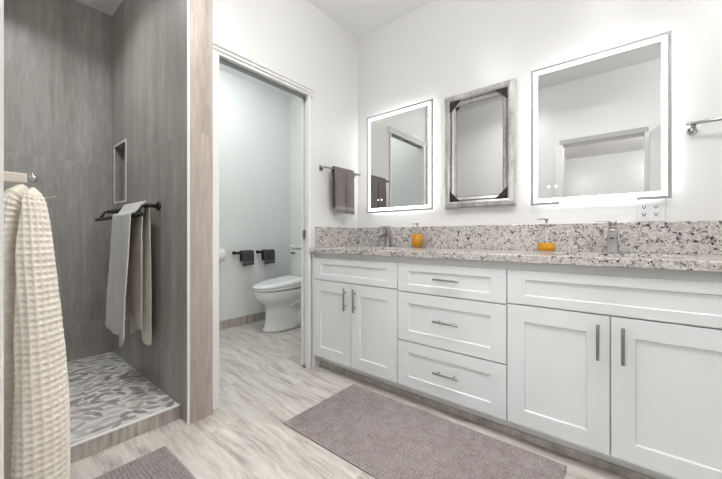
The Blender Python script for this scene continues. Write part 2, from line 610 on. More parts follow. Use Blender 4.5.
# shower niche trim and partition edge trim
b = MB()
t = 0.014
yf, yg = P0 - 0.004, P0 - 0.0004
b.box((NX0 - t, yf, NZ0 - t), (NX0 + 0.001, yg, NZ1 + t)).box((NX1 - 0.001, yf, NZ0 - t), (NX1 + t, yg, NZ1 + t))
b.box((NX0 + 0.001, yf, NZ0 - t), (NX1 - 0.001, yg, NZ0 + 0.001)).box((NX0 + 0.001, yf, NZ1 - 0.001), (NX1 - 0.001, yg, NZ1 + t))
struct(b.build('trim_niche', 'trim_paint'), 'thin white edging around the shower niche', 'trim')
struct(MB().box((XE - 0.006, P0 - 0.006, 0), (XE + 0.003, P0 + 0.006, CZ - 0.001), 0.001).build('trim_partition', 'trim_paint'),
       'white metal edge strip on the partition corner', 'trim')
# shower pan, curb and its trim
struct(MB().box((XB, 0.0, 0.0), (-1.905, P0, 0.07)).build('floor_shower', 'leaf_mosaic'),
       'shower floor of grey and white leaf-shaped stone mosaic', 'floor')
struct(MB().box((-1.905, 0.0, 0), (-1.88, P0, 0.07)).build('trim_curb', 'skirting_tile'),
       'low brown tiled shower curb', 'curb')
struct(MB().box((-1.893, 0.0, 0.07), (-1.877, P0, 0.078), 0.002).build('trim_curb_edge', 'trim_paint'),
       'white edging strip along the top of the shower curb', 'trim')

# doorway casing of the toilet room: slim side, moulded head
b = MB().box((XS, 0.884, 0), (XS + 0.014, 0.932, 2.062), 0.003).box((XS - 0.074, 0.925, 0), (XS, 0.932, 2.062))
struct(b.build('trim_doorway_side', 'trim_paint'), 'slim white casing on the left of the toilet room doorway', 'trim')
b = MB()
prof = [(XS, 2.058), (XS + 0.016, 2.058), (XS + 0.016, 2.074), (XS + 0.024, 2.078), (XS + 0.026, 2.092), (XS + 0.034, 2.098), (XS + 0.034, 2.106), (XS, 2.106)]
b.prism([(x, z) for x, z in prof], 'y', 0.880, 1.665)
struct(b.build('trim_doorway_head', 'trim_paint'), 'white moulded head trim above the toilet room doorway', 'trim')
b = MB().box((XS - 0.022, 1.622, 0), (XS + 0.012, 1.632, 2.06), 0.002).box((XS - 0.074, 1.622, 0), (XS - 0.056, 1.632, 2.06), 0.002)
b.box((XS, 1.632, 0), (XS + 0.012, 1.645, 2.06), 0.002)
struct(b.build('trim_doorway_jamb', 'trim_paint'), 'white split jamb of the pocket door beside the vanity', 'trim')
struct(MB().box((XS - 0.056, 0.932, 2.050), (XS - 0.022, 1.622, 2.062)).build('trim_door_track', 'door_track'),
       'dark track under the doorway head', 'trim')
d1 = thing('door_1', 'white pocket door slid into the wall beside the vanity', 'door', (XS - 0.039, 1.64, 0.0))
tag(d1, kind='structure')
MB().box((XS - 0.053, 1.636, 0.012), (XS - 0.026, 2.2, 2.03), 0.003).build('door_leaf', 'trim_paint', d1)
b = MB().box((XS - 0.055, 1.616, 0.985), (XS - 0.023, 1.636, 1.045), 0.003).box((XS - 0.047, 1.613, 1.0), (XS - 0.032, 1.618, 1.03), 0.002)
tag(b.build('edge_pull', 'dark_nickel', d1), 'satin metal edge pull')
MB().box((XS - 0.058, 1.613, 0.0), (XS - 0.02, 1.622, 0.018), 0.003).build('floor_guide', 'dark_nickel', d1)

struct(MB().box((-0.56, 0.0, 2.05), (0.21, 0.0262, 2.105), 0.003).build('trim_entry_head', 'head_grey'), 'grey head trim over the entry doorway', 'trim')
# entry doorway casing and the open entry door
b = MB().box((-0.60, 0.0, 0), (-0.53, 0.0262, 2.0498), 0.0); b.box((0.18, 0.0, 0), (0.25, 0.0262, 2.0498))
struct(b.build('trim_entry_casing', 'trim_paint'), 'white casing of the entry doorway', 'trim')
d2 = thing('door_2', 'white entry door standing open, seen in the right lit mirror', 'door', (0.215, 0.045, 0.0))
tag(d2, kind='structure')
lf = MB()
lf.box((0.215, 0.045, 0.012), (0.25, 0.745, 2.035), 0.002)
lf = lf.build('door_leaf', 'trim_paint', d2)
kb = MB().cyl((0.215, 0.68, 0.98), (0.17, 0.68, 0.98), 0.012).sphere((0.16, 0.68, 0.98), 0.026, sc=(0.7, 1, 1)).cyl((0.217, 0.68, 0.98), (0.211, 0.68, 0.98), 0.03)
kb.build('door_knob', 'brushed_nickel', d2)
d2.rotation_euler = (0, 0, -math.radians(12))

# toilet room skirting and vanity skirting
b = MB().box((XT, P1, 0), (XT + 0.011, 2.64, 0.095), 0.002)
struct(b.build('baseboard_toilet_back', 'skirting_tile'), 'brown tile skirting on the toilet room back wall', 'baseboard')
b = MB().box((XT + 0.011, 2.629, 0), (XS - 0.074, 2.64, 0.095), 0.002)
struct(b.build('baseboard_toilet_right', 'skirting_tile'), 'brown tile skirting behind the toilet', 'baseboard')
YK = 1.735
struct(MB().box((-1.806, YK - 0.011, 0), (0.358, YK - 0.001, 0.034), 0.002).build('baseboard_vanity', 'skirting_tile'),
       'low brown tile strip along the vanity toe kick', 'baseboard')


# ceiling lamps
LAMP_LABELS = ['opal globe lamp on the ceiling in front of the silver framed mirror', 'recessed ceiling lamp nearest the mirrors on the right side',
               'recessed ceiling lamp nearer the entry on the left side', 'recessed ceiling lamp nearer the entry on the right side',
               'opal globe lamp on the ceiling past the right vanity end',
               'flush ceiling dome lamp in the toilet room', 'recessed ceiling lamp over the shower floor',
               'opal bedroom globe lamp near the doorway', 'opal bedroom globe lamp far from the doorway']
for (x, y, z, w, c, kd), lb in zip(CANS, LAMP_LABELS):
    t = thing('ceiling_lamp', lb, 'lamp', (x, y, z), {'dome': 'flush ceiling dome lamps', 'can': 'recessed ceiling lamps', 'globe': 'opal globe lamps'}[kd])
    if kd == 'can':
        MB().lathe((x, y, z), [(0.076, -0.0005), (0.096, -0.0005), (0.094, -0.006), (0.076, -0.004)], 32).build('trim_ring', 'lens_trim', t)
        MB().lathe((x, y, z), [(0.074, -0.0005), (0.074, -0.002)], 32).build('lens', 'lamp_lens', t)
        ld = bpy.data.lights.new('lamp_light', 'AREA')
        ld.shape, ld.size, ld.energy, ld.color = 'DISK', 0.14, w, c
        ld.spread = math.radians(CAN_SPREAD if x > XB + 1.3 else 136)
        lo = bpy.data.objects.new('lamp_light', ld)
        COL.objects.link(lo)
        lo.parent = t
        lo.location = (0, 0, -0.008)
        continue
    if kd == 'dome':
        area = PI * (0.11 ** 2 + 0.04 ** 2)
        prof = [(0.110, -0.010), (0.106, -0.020), (0.090, -0.034), (0.060, -0.045), (0.025, -0.050), (0.002, -0.051)]
        MB().lathe((x, y, z), [(0.118, -0.0005), (0.122, -0.005), (0.118, -0.0098)], 32).build('base_ring', 'lens_trim', t)
    else:
        area = 4 * PI * 0.12 ** 2
        prof = [(0.12 * math.cos(a), -0.155 + 0.12 * math.sin(a)) for a in [PI * (0.42 - 0.919 * k / 14) for k in range(15)]]
        MB().lathe((x, y, z), [(0.07, -0.0005), (0.07, -0.018), (0.04, -0.025), (0.04, -0.0405)], 32).build('canopy', 'lens_trim', t)
    nm = 'lamp_glow_%d' % (len([k for k in MATS if k.startswith('lamp_glow')]))
    emitter(nm, c, w / (PI * area))
    MB().lathe((x, y, z), prof, 32).build('shade', nm, t)

# ------------------------------------------------------------------ vanity
YF = 1.653            # front of doors and drawers
YB = YF + 0.02        # carcass front
CT = 0.876            # underside of the worktop


def shaker(x0, x1, z0, z1, rail, name, parent, rec=0.008, side=0.0):
    bm = bmesh.new()
    th = YB - YF - 0.001
    r = bmesh.ops.create_cube(bm, size=1.0)
    for v in r['verts']:
        v.co = Vector(((x0 + x1) / 2 + v.co.x * (x1 - x0), YF + th / 2 + v.co.y * th, (z0 + z1) / 2 + v.co.z * (z1 - z0)))
    bm.faces.ensure_lookup_table()
    for f in bm.faces:
        f.normal_update()
    ff = min(bm.faces, key=lambda f: f.calc_center_median().y)
    oe = list(ff.edges)
    bmesh.ops.inset_region(bm, faces=[ff], thickness=rail, use_even_offset=True)
    bmesh.ops.inset_region(bm, faces=[ff], thickness=0.0035, use_even_offset=True)
    inner = {v for f in [ff] for v in f.verts}
    inner |= {e.other_vert(v) for v in list(inner) for e in v.link_edges}
    for v in inner:
        v.co.x += (side - rail if side else 0) * (1 if v.co.x < (x0 + x1) / 2 else -1)
    for v in ff.verts:
        v.co.y += rec
    bmesh.ops.bevel(bm, geom=[e for e in oe if e.is_valid], offset=0.0015, segments=2, affect='EDGES')
    b = MB()
    b.bm.free()
    b.bm = bm
    return b.build(name, 'cabinet_paint', parent)


def pull(c, length, vertical, parent):
    x, z = c
    b = MB()
    y = YF - 0.030
    h = length / 2
    e = length * 0.30
    if vertical:
        b.cyl((x, y, z - h), (x, y, z + h), 0.0058, n=14)
        for s in (-e, e):
            b.cyl((x, YF - 0.0005, z + s), (x, y, z + s), 0.0042, n=10)
    else:
        b.cyl((x - h, y, z), (x + h, y, z), 0.0058, n=14)
        for s in (-e, e):
            b.cyl((x + s, YF - 0.0005, z), (x + s, y, z), 0.0042, n=10)
    return b.build('handle', 'dark_nickel', parent)


def carcass(t, x0, x1, endl=None):
    b = MB()
    b.box((x0, YB, 0.10), (x1, YM - 0.004, 0.80))
    b.box((x0, YB, 0.80), (x0 + 0.02, YM - 0.004, CT - 0.001)).box((x1 - 0.02, YB, 0.80), (x1, YM - 0.004, CT - 0.001))
    b.box((x0 + 0.02, YB, 0.80), (x1 - 0.02, YB + 0.02, CT - 0.001)).box((x0 + 0.02, YM - 0.024, 0.80), (x1 - 0.02, YM - 0.004, CT - 0.001))
    b.build('carcass', 'cabinet_paint', t)
    b = MB()
    b.box((x0 + (0.022 if endl == 'l' else 0), YK, 0.0), (x1, YK + 0.02, 0.0998))
    b.build('toe_kick', 'cabinet_paint', t)


ZT = 0.838
xl, xa, xb, xr = -1.828, -1.058, -0.4325, 0.36
G = 0.0022
# left sink cabinet
t = thing('sink_cabinet', 'white two-door shaker sink cabinet at the left end, next to the toilet room', 'cabinet', (-1.43, 1.95, 0), 'shaker vanity cabinets')
carcass(t, xl, xa - 0.0005, 'l')
MB().box((xl, YF + 0.004, 0), (xl + 0.02, YB - 0.0005, CT - 0.001)).box((xl, YB, 0.0), (xl + 0.02, YK + 0.02, 0.0995)).build('end_filler', 'cabinet_paint', t)
x0 = xl + 0.022
shaker(x0, xa - G, 0.678, ZT, 0.042, 'false_front', t, side=0.076)
xm = (x0 + xa) / 2
d = shaker(x0, xm - G, 0.104, 0.672, 0.075, 'door', t)
pull((xm - 0.042, 0.565), 0.155, True, d)
d = shaker(xm + G, xa - G, 0.104, 0.672, 0.075, 'door', t)
pull((xm + 0.042, 0.565), 0.155, True, d)
# drawer unit
t = thing('drawer_cabinet', 'white shaker cabinet of three stacked drawers between the two sink cabinets', 'cabinet', (-0.745, 1.95, 0), 'shaker vanity cabinets')
carcass(t, xa, xb - 0.0005)
for z0, z1 in ((0.670, ZT), (0.377, 0.664), (0.104, 0.371)):
    d = shaker(xa + G, xb - G, z0, z1, 0.044 if z0 > 0.6 else 0.062, 'drawer', t, side=0.074)
    pull(((xa + xb) / 2 + 0.006, (z0 + z1) / 2 + 0.006), 0.145, False, d)
# right sink cabinet
t = thing('sink_cabinet', 'white two-door shaker sink cabinet at the right end, under the right lit mirror', 'cabinet', (-0.04, 1.95, 0), 'shaker vanity cabinets')
carcass(t, xb, xr)
shaker(xb + G, xr - G, 0.678, ZT, 0.042, 'false_front', t, side=0.076)
xm = (xb + xr) / 2
d = shaker(xb + G, xm - G, 0.104, 0.672, 0.075, 'door', t)
pull((xm - 0.04, 0.565), 0.145, True, d)
d = shaker(xm + G, xr - G, 0.104, 0.672, 0.075, 'door', t)
pull((xm + 0.04, 0.565), 0.145, True, d)

# worktop with two sink cut-outs
ZC = 0.912
SX = (-1.44, -0.04)
SW, SY0, SY1 = 0.22, 1.735, 2.02
xs = [XS + 0.0005, SX[0] - SW, SX[0] + SW, SX[1] - SW, SX[1] + SW, 0.395]
ys = [1.628, SY0, SY1, YM - 0.001]
b = MB()
holes = {(1, 1), (3, 1)}
vt, vb = {}, {}
for i, x in enumerate(xs):
    for j, y in enumerate(ys):
        vt[i, j] = b.bm.verts.new((x, y, ZC))
        vb[i, j] = b.bm.verts.new((x, y, CT))
for i in range(5):
    for j in range(3):
        if (i, j) in holes:
            for (p, q) in (((i, j), (i + 1, j)), ((i + 1, j), (i + 1, j + 1)), ((i + 1, j + 1), (i, j + 1)), ((i, j + 1), (i, j))):
                b.bm.faces.new((vt[p], vb[p], vb[q], vt[q]))
            continue
        b.bm.faces.new((vt[i, j], vt[i + 1, j], vt[i + 1, j + 1], vt[i, j + 1]))
        b.bm.faces.new((vb[i, j], vb[i, j + 1], vb[i + 1, j + 1], vb[i + 1, j]))
for i in range(5):
    b.bm.faces.new((vb[i, 0], vb[i + 1, 0], vt[i + 1, 0], vt[i, 0]))
    b.bm.faces.new((vb[i + 1, 3], vb[i, 3], vt[i, 3], vt[i + 1, 3]))
for j in range(3):
    b.bm.faces.new((vb[0, j + 1], vb[0, j], vt[0, j], vt[0, j + 1]))
    b.bm.faces.new((vb[5, j], vb[5, j + 1], vt[5, j + 1], vt[5, j]))
o = b.build('countertop', 'granite')
md = o.modifiers.new('bevel', 'BEVEL')
md.width = 0.003
md.segments = 2
md.limit_method = 'ANGLE'
tag(o, 'long white and brown speckled granite worktop on the vanity', 'countertop')
tag(MB().box((XS + 0.0225, YM - 0.022, ZC), (0.395, YM - 0.0008, 1.072), 0.002).build('backsplash', 'granite'),
    'long speckled granite backsplash along the mirror wall', 'backsplash')
tag(MB().box((XS + 0.0008, 1.695, ZC), (XS + 0.021, YM - 0.0008, 1.072), 0.002).build('backsplash', 'granite'),
    'short speckled granite side splash under the taupe towel', 'backsplash')
# sinks
for x, lb in zip(SX, ('white undermount sink in the worktop below the left lit mirror', 'white undermount sink in the worktop below the right lit mirror')):
    t = thing('sink', lb, 'sink', (x, 1.88, CT), 'undermount sinks')
    b = MB()
    def rr(hw, y0, y1, z, n=8, rad=0.05):
        pts = []
        for cx, cy, a0 in ((x + hw - rad, y1 - rad, 0), (x - hw + rad, y1 - rad, 1), (x - hw + rad, y0 + rad, 2), (x + hw - rad, y0 + rad, 3)):
            for k in range(n + 1):
                a = (a0 + k / n) * PI / 2
                pts.append(Vector((cx + math.cos(a) * rad, cy + math.sin(a) * rad, z)))
        return pts
    b.loft([rr(SW + 0.015, SY0 - 0.015, SY1 + 0.015, CT - 0.002), rr(SW - 0.004, SY0 + 0.004, SY1 - 0.004, CT - 0.002), rr(SW - 0.02, SY0 + 0.02, SY1 - 0.02, CT - 0.05),
            rr(SW - 0.05, SY0 + 0.045, SY1 - 0.045, CT - 0.068)], cap0=False)
    b.build('basin', 'ceramic', t)
    MB().lathe((x, 1.88, CT - 0.0675), [(0.024, 0), (0.024, 0.003), (0.016, 0.004)], 20).build('drain', 'brushed_nickel', t)


def faucet(x, label, y=2.105):
    t = thing('faucet', label, 'faucet', (x, y, ZC), 'single-hole basin faucets')
    z = ZC + 0.0004
    b = MB()
    def sq(hw, hd, zz, cy=0.0, rad=0.008, n=4):
        pts = []
        for sx, sy, a0 in ((1, 1, 0), (-1, 1, 1), (-1, -1, 2), (1, -1, 3)):
            for k in range(n + 1):
                a = (a0 + k / n) * PI / 2
                pts.append(Vector((x + sx * (hw - rad) + math.cos(a) * rad, y + cy + sy * (hd - rad) + math.sin(a) * rad, zz)))
        return pts
    b.loft([sq(0.0275, 0.027, z), sq(0.0275, 0.027, z + 0.004), sq(0.0255, 0.025, z + 0.010), sq(0.021, 0.022, z + 0.075), sq(0.0195, 0.021, z + 0.118), sq(0.0185, 0.020, z + 0.122)])
    b.build('body', 'brushed_nickel', t)
    b = MB()   # spout: flat bar reaching forward from the top of the body
    def sec(yy, zz, hw, hh):
        return [Vector((x - hw, yy, zz - hh)), Vector((x + hw, yy, zz - hh)), Vector((x + hw, yy, zz + hh)), Vector((x - hw, yy, zz + hh))]
    b.loft([sec(y - 0.015, z + 0.104, 0.0185, 0.014), sec(y - 0.06, z + 0.098, 0.0175, 0.011), sec(y - 0.115, z + 0.088, 0.0165, 0.008)], smooth=False)
    sp = b.build('spout', 'brushed_nickel', t)
    MB().cyl((x, y - 0.104, z + 0.082), (x, y - 0.104, z + 0.073), 0.009, n=16).build('aerator', 'slot_dark', sp)
    b = MB().cyl((x, y, z + 0.1225), (x, y, z + 0.140), 0.0165, 0.0175)
    b.box((x - 0.070, y - 0.011, z + 0.1605), (x + 0.018, y + 0.011, z + 0.1675), 0.002)
    b.cyl((x, y, z + 0.1402), (x, y, z + 0.163), 0.0175, 0.0165)
    b.build('lever', 'brushed_nickel', t)
    return t


faucet(-1.44, 'brushed nickel faucet below the left lit mirror, left of the full soap bottle')
faucet(-0.037, 'brushed nickel faucet below the right lit mirror, near the double outlet')


def soap(x, y, level, label):
    t = thing('soap_dispenser', label, 'soap dispenser', (x, y, ZC), 'glass soap dispensers')
    z = ZC + 0.0004
    R = 0.0440
    prof = [(R - 0.006, 0), (R - 0.001, 0.002), (R, 0.006), (R, 0.104), (R - 0.002, 0.112), (R - 0.010, 0.121), (R - 0.022, 0.126), (0.0145, 0.128), (0.0145, 0.138)]
    inner = [(0.0115, 0.138), (0.0115, 0.126), (R - 0.024, 0.1235), (R - 0.012, 0.1185), (R - 0.005, 0.110), (R - 0.003, 0.103), (R - 0.003, 0.010), (R - 0.006, 0.006), (0.001, 0.006)]
    b = MB().lathe((x, y, z), [(0.001, 0)] + prof, 32)
    b.build('bottle', 'clear_glass', t)
    MB().lathe((x, y, z), [(R - 0.008, 0.0068), (R - 0.0022, 0.0105), (R - 0.0022, level), (0.002, level)], 32).build('liquid_soap', 'amber_soap', t)
    b = MB().lathe((x, y, z), [(0.0175, 0.1385), (0.0175, 0.150), (0.012, 0.153), (0.0055, 0.154), (0.0055, 0.172), (0.0095, 0.173), (0.0095, 0.183), (0.007, 0.185)], 20)
    b.box((x - 0.045, y - 0.005, z + 0.1755), (x, y + 0.005, z + 0.1825), 0.002)
    b.build('pump', 'brushed_nickel', t)
    MB().cyl((x, y, z + level + 0.001), (x, y, z + 0.138), 0.003, n=8).build('dip_tube', 'white_plastic', t)


soap(-1.178, 2.113, 0.102, 'glass pump bottle nearly full of amber soap, near the left faucet')
soap(-0.312, 1.950, 0.050, 'glass pump bottle one third full of amber soap, near the right faucet')


# ------------------------------------------------------------------ mirrors
def rect_frame(b, x0, x1, z0, z1, w, y0, y1, mi=0):
    """flat four-sided frame with mitred corners"""
    O = [(x0, z0), (x1, z0), (x1, z1), (x0, z1)]
    I = [(x0 + w, z0 + w), (x1 - w, z0 + w), (x1 - w, z1 - w), (x0 + w, z1 - w)]
    for k in range(4):
        j = (k + 1) % 4
        b.prism([O[k], O[j], I[j], I[k]], 'y', y0, y1, mi)
    return b


def led_mirror(x0, x1, z0, z1, label, icon_x, sensor):
    t = thing('lit_mirror', label, 'mirror', ((x0 + x1) / 2, YM, z0), 'backlit rectangular mirrors')
    yg = YM - 0.036
    MB().box((x0 + 0.05, YM - 0.030, z0 + 0.05), (x1 - 0.05, YM - 0.0008, z1 - 0.05)).build('back_box', 'white_plastic', t)
    b = MB()
    rect_frame(b, x0 + 0.030, x1 - 0.030, z0 + 0.030, z1 - 0.030, 0.012, YM - 0.027, YM - 0.012)
    b.build('backlight_strip', 'back_glow', t)
    MB().box((x0, yg, z0), (x1, YM - 0.0305, z1)).build('glass', ['mirror_glass'], t)
    b = MB()
    rect_frame(b, x0 - 0.0015, x1 + 0.0015, z0 - 0.0015, z1 + 0.0015, 0.0035, yg - 0.0012, YM - 0.030)
    b.build('edge_frame', 'mirror_edge', t)
    b = MB()
    rect_frame(b, x0 + 0.014, x1 - 0.014, z0 + 0.014, z1 - 0.014, 0.022, yg - 0.0008, yg - 0.0002)
    if sensor:
        b.box((x0 + 0.15, yg - 0.0019, z0 + 0.002), (x1 - 0.13, yg - 0.0013, z0 + 0.0138))
    b.build('light_band', 'light_band', t)
    b = MB()
    rect_frame(b, x0 + 0.0022, x1 - 0.0022, z0 + 0.0022, z1 - 0.0022, 0.0115, yg - 0.0010, yg - 0.0002)
    b.build('border', 'mirror_border', t)
    for dx in (0.0, 0.035):
        b = MB().cyl((icon_x + dx, yg - 0.0009, z0 + 0.105), (icon_x + dx, yg - 0.0002, z0 + 0.105), 0.0075, n=16)
        b.build('touch_icon', 'touch_icon', t)
    for dx in (0.265, 0.355) if sensor else ():
        xx = x0 + dx
        MB().box((xx, yg - 0.0026, z0 + 0.004), (xx + 0.024, yg - 0.0020, z0 + 0.012)).build('button', 'mirror_edge', t)


led_mirror(-1.703, -1.087, 1.197, 2.016, 'backlit mirror over the left sink, beside the taupe towel', -1.585, False)
led_mirror(-0.431, 0.189, 1.187, 2.007, 'backlit mirror over the right sink, above the outlet', -0.335, True)

t = thing('framed_mirror', 'narrow mirror in whitewashed silver frame with black corner brackets', 'mirror', (-0.765, YM, 1.2))
x0, x1, z0, z1 = -0.992, -0.52, 1.198, 1.992
b = MB()
O = lambda w: [(x0 + w, z0 + w), (x1 - w, z0 + w), (x1 - w, z1 - w), (x0 + w, z1 - w)]
def frame_loft(prof):
    rings = [[Vector((px, YM - d, pz)) for px, pz in O(w)] for w, d in prof]
    b = MB()
    b.loft(rings + [rings[0]], cap0=False, cap1=False, smooth=False)
    return b
frame_loft([(0, 0.002), (0, 0.040), (0.006, 0.046), (0.030, 0.052), (0.042, 0.048), (0.047, 0.036), (0.047, 0.002)]).build('outer_frame', 'whitewashed_silver', t)
frame_loft([(0.050, 0.003), (0.050, 0.030), (0.054, 0.036), (0.070, 0.030), (0.078, 0.020), (0.080, 0.003)]).build('inner_frame', 'whitewashed_silver', t)
MB().box((x0 + 0.0805, YM - 0.016, z0 + 0.0805), (x1 - 0.0805, YM - 0.003, z1 - 0.0805)).build('glass', 'mirror_glass', t)
for sx, cx in ((1, x0 + 0.044), (-1, x1 - 0.044)):
    for sz, cz in ((1, z0 + 0.044), (-1, z1 - 0.044)):
        L = 0.074
        b = MB().prism([(cx, cz), (cx + sx * L, cz), (cx, cz + sz * L)], 'y', YM - 0.0395, YM - 0.051)
        b.sphere((cx + sx * 0.018, YM - 0.051, cz + sz * 0.018), 0.009, sc=(1, 0.4, 1))
        tag(b.build('corner_bracket', 'bracket_iron', t), 'black iron corner bracket')

# ------------------------------------------------------------------ double outlet
t = thing('outlet', 'white double outlet plate below the right lit mirror', 'outlet', (0.112, YM, 1.13))
ox, oz = 0.112, 1.131
MB().box((ox - 0.057, YM - 0.006, oz - 0.057), (ox + 0.057, YM - 0.0006, oz + 0.057), 0.002).build('cover_plate', 'white_plastic', t)
for sx in (-0.023, 0.023):
    rc = MB().box((ox + sx - 0.0165, YM - 0.0085, oz - 0.034), (ox + sx + 0.0165, YM - 0.0062, oz + 0.034), 0.001).build('receptacle', 'white_plastic', t)
    for sz in (-0.019, 0.019):
        b = MB()
        b.prism([(ox + sx + q, oz + sz + w) for q, w in ((-0.0075, 0.008), (-0.0075, -0.001), (-0.0025, -0.0095), (0.0025, -0.0095), (0.0075, -0.001), (0.0075, 0.008),
                 (0.0050, 0.008), (0.0050, 0.000), (0.0, -0.006), (-0.0050, 0.000), (-0.0050, 0.008))], 'y', YM - 0.0092, YM - 0.0086)
        b.build('socket_slots', 'slot_dark', rc)


# ------------------------------------------------------------------ cloth
def cloth(name, f, nu, nv, mats, parent=None, loc=None, thick=0.0, mat_fn=None):
    """grid surface f(u,v) -> point, u,v in 0..1"""
    b = MB()
    g = [[b.bm.verts.new(f(i / nu, j / nv)) for i in range(nu + 1)] for j in range(nv + 1)]
    for j in range(nv):
        for i in range(nu):
            fc = b.bm.faces.new((g[j][i], g[j][i + 1], g[j + 1][i + 1], g[j + 1][i]))
            fc.smooth = True
            if mat_fn:
                fc.material_index = mat_fn((i + .5) / nu, (j + .5) / nv)
    o = b.build(name, mats, parent, loc)
    if thick:
        md = o.modifiers.new('solid', 'SOLIDIFY')
        md.thickness = thick
        md.offset = 0
        md2 = o.modifiers.new('sub', 'SUBSURF')
        md2.levels = 1
        md2.render_levels = 1
    return o


def sampler(pts):
    """lookup along a polyline whose long runs are divided into short steps; t runs evenly over the steps"""
    pts = [Vector(p) for p in pts]
    d = [pts[0]]
    for a, c in zip(pts, pts[1:]):
        n = max(1, math.ceil((c - a).length / 0.014))
        d += [a.lerp(c, k / n) for k in range(1, n + 1)]

    def at(t):
        s = t * (len(d) - 1)
        i = min(int(s + 1e-6), len(d) - 2)
        return d[i].lerp(d[i + 1], min(1, max(0, s - i)))
    return at, len(d) - 1


def arc_over(cx, cz, r, a0=180, a1=0, n=10):
    return [(cx + r * math.cos(math.radians(a0 + (a1 - a0) * k / n)), cz + r * math.sin(math.radians(a0 + (a1 - a0) * k / n))) for k in range(n + 1)]


# chrome towel bar on the left wall with the taupe towel
xb_, zb_ = XS + 0.065, 1.533
t = thing('towel_bar', 'chrome towel bar on the side wall holding the taupe hand towel', 'towel bar', (XS, 1.94, zb_), 'chrome towel bars')
b = MB()
b.cyl((xb_, 1.742, zb_), (xb_, 2.165, zb_), 0.008, n=16)
b.build('rod', 'chrome', t)
for y in (1.755, 2.152):
    b = MB().box((XS + 0.0006, y - 0.016, zb_ - 0.021), (XS + 0.008, y + 0.016, zb_ + 0.021), 0.002)
    b.cyl((XS + 0.008, y, zb_), (xb_ + 0.004, y, zb_), 0.0085, n=14)
    b.build('post', 'chrome', t)
r = 0.0155
prof = [(xb_ - r - 0.004, 1.225)] + arc_over(xb_, zb_ + 0.002, r, 180, 0) + [(xb_ + r + 0.006, 1.40), (xb_ + r + 0.010, 1.182)]
at, LL = sampler([Vector((p[0], p[1], 0)) for p in prof])


def f_taupe(u, v):
    p = at(v)
    d = max(0, zb_ - p.y) / 0.35
    y = 1.826 + u * 0.238 + (0.5 - u) * 0.010 * d
    side = 1 if v > 0.5 else -0.3
    fold = -0.022 * math.exp(-((u - 0.56) / 0.05) ** 2) + 0.004 * math.sin(u * 9 + 1)
    dx = side * fold * min(1, d * 2.2)
    return Vector((p.x + dx, y, p.y + 0.003 * math.sin(u * 5) * d))


o = cloth('hand_towel', f_taupe, 40, LL, ['taupe_towel', 'taupe_band'], loc=(xb_, 1.93, 1.2), thick=0.010,
          mat_fn=lambda u, v: 1 if v > 0.5 and 1.208 < at(v).y < 1.232 else 0)
tag(o, 'taupe hand towel with a woven band hanging on the chrome bar by the mirror', 'towel')

# chrome towel bar right of the large mirror
yb2, zb2 = YM - 0.065, 1.517
t = thing('towel_bar', 'empty chrome towel bar right of the right lit mirror', 'towel bar', (0.5, YM, zb2), 'chrome towel bars')
MB().cyl((0.236, yb2, zb2 + 0.012), (0.86, yb2, zb2 + 0.012), 0.008, n=16).build('rod', 'chrome', t)
for x in (0.262, 0.845):
    b = MB().cyl((x, YM - 0.0006, zb2 - 0.012), (x, YM - 0.010, zb2 - 0.012), 0.019, n=20)
    b.tube([(x, YM - 0.010, zb2 - 0.012), (x, YM - 0.04, zb2 - 0.010), (x, yb2, zb2 + 0.008)], 0.0095)
    b.build('post', 'chrome', t)

# ------------------------------------------------------------------ shower: black double bar and towels
yA, zA = P0 - 0.060, 1.182
yB, zB = P0 - 0.123, 1.122
xN, xF = -2.185, -2.98
t = thing('double_towel_bar', 'matte black double towel bar on the tiled shower partition', 'towel bar', (-2.6, P0, 1.17))
for x in (xN, xF):
    b = MB().cyl((x, P0 - 0.0008, zA), (x, P0 - 0.012, zA), 0.026, n=24)
    b.cyl((x, P0 - 0.012, zA), (x, yA - 0.012, zA), 0.0125, n=16)
    b.tube([(x, yA - 0.008, zA), (x, yA - 0.03, zA - 0.004), (x, yA - 0.045, zA - 0.03), (x, yB, zB)], 0.0075)
    b.build('bracket', 'black_metal', t)
MB().cyl((xN + 0.010, yA, zA), (xF - 0.045, yA, zA), 0.012, n=16).build('back_rod', 'black_metal', t)
MB().cyl((xN + 0.10, yB, zB), (xF - 0.075, yB, zB), 0.012, n=16).build('front_rod', 'black_metal', t)

r = 0.0175
RA = 0.0265
prof = [(yA + r, 0.40)] + [(yA + r, 0.8)] + arc_over(yA, zA, RA, 0, 150) + [(yB + 0.015, zB + 0.030)] + arc_over(yB, zB, r + 0.001, 80, 180, 6) + [(yB - r - 0.004, 0.85), (yB - r - 0.010, 0.60), (yB - r - 0.014, 0.385)]
k0 = 13
prof_w = prof[2 + 6:]     # the white towel starts on the back rod and falls over the front rod
at_w, nw = sampler([Vector((p[0], p[1], 0)) for p in prof_w])


def f_white(u, v):
    p = at_w(v)
    d = max(0, zB - p.y) / 0.8
    x = -2.207 - u * 0.355 * (1 - 0.0 * d) + 0.02 * d * (0.5 - u)
    fold = 0.016 * math.sin(u * 8.5 + 0.6) + 0.008 * math.sin(u * 19 + 2)
    z = p.y
    if d > 0.0:
        z += -0.05 * d * math.exp(-((u - 0.28) / 0.14) ** 2) + 0.045 * d * (u - 0.4) ** 2 * 3
    return Vector((x, p.x - 0.006 * d - fold * min(1, d * 1.6), z))


o = cloth('bath_towel', f_white, 60, nw, 'white_towel', loc=(-2.44, yB, 0.32), thick=0.008)
tag(o, 'white ribbed bath towel hanging in front on the black double bar', 'towel', 'towels on the black double bar')

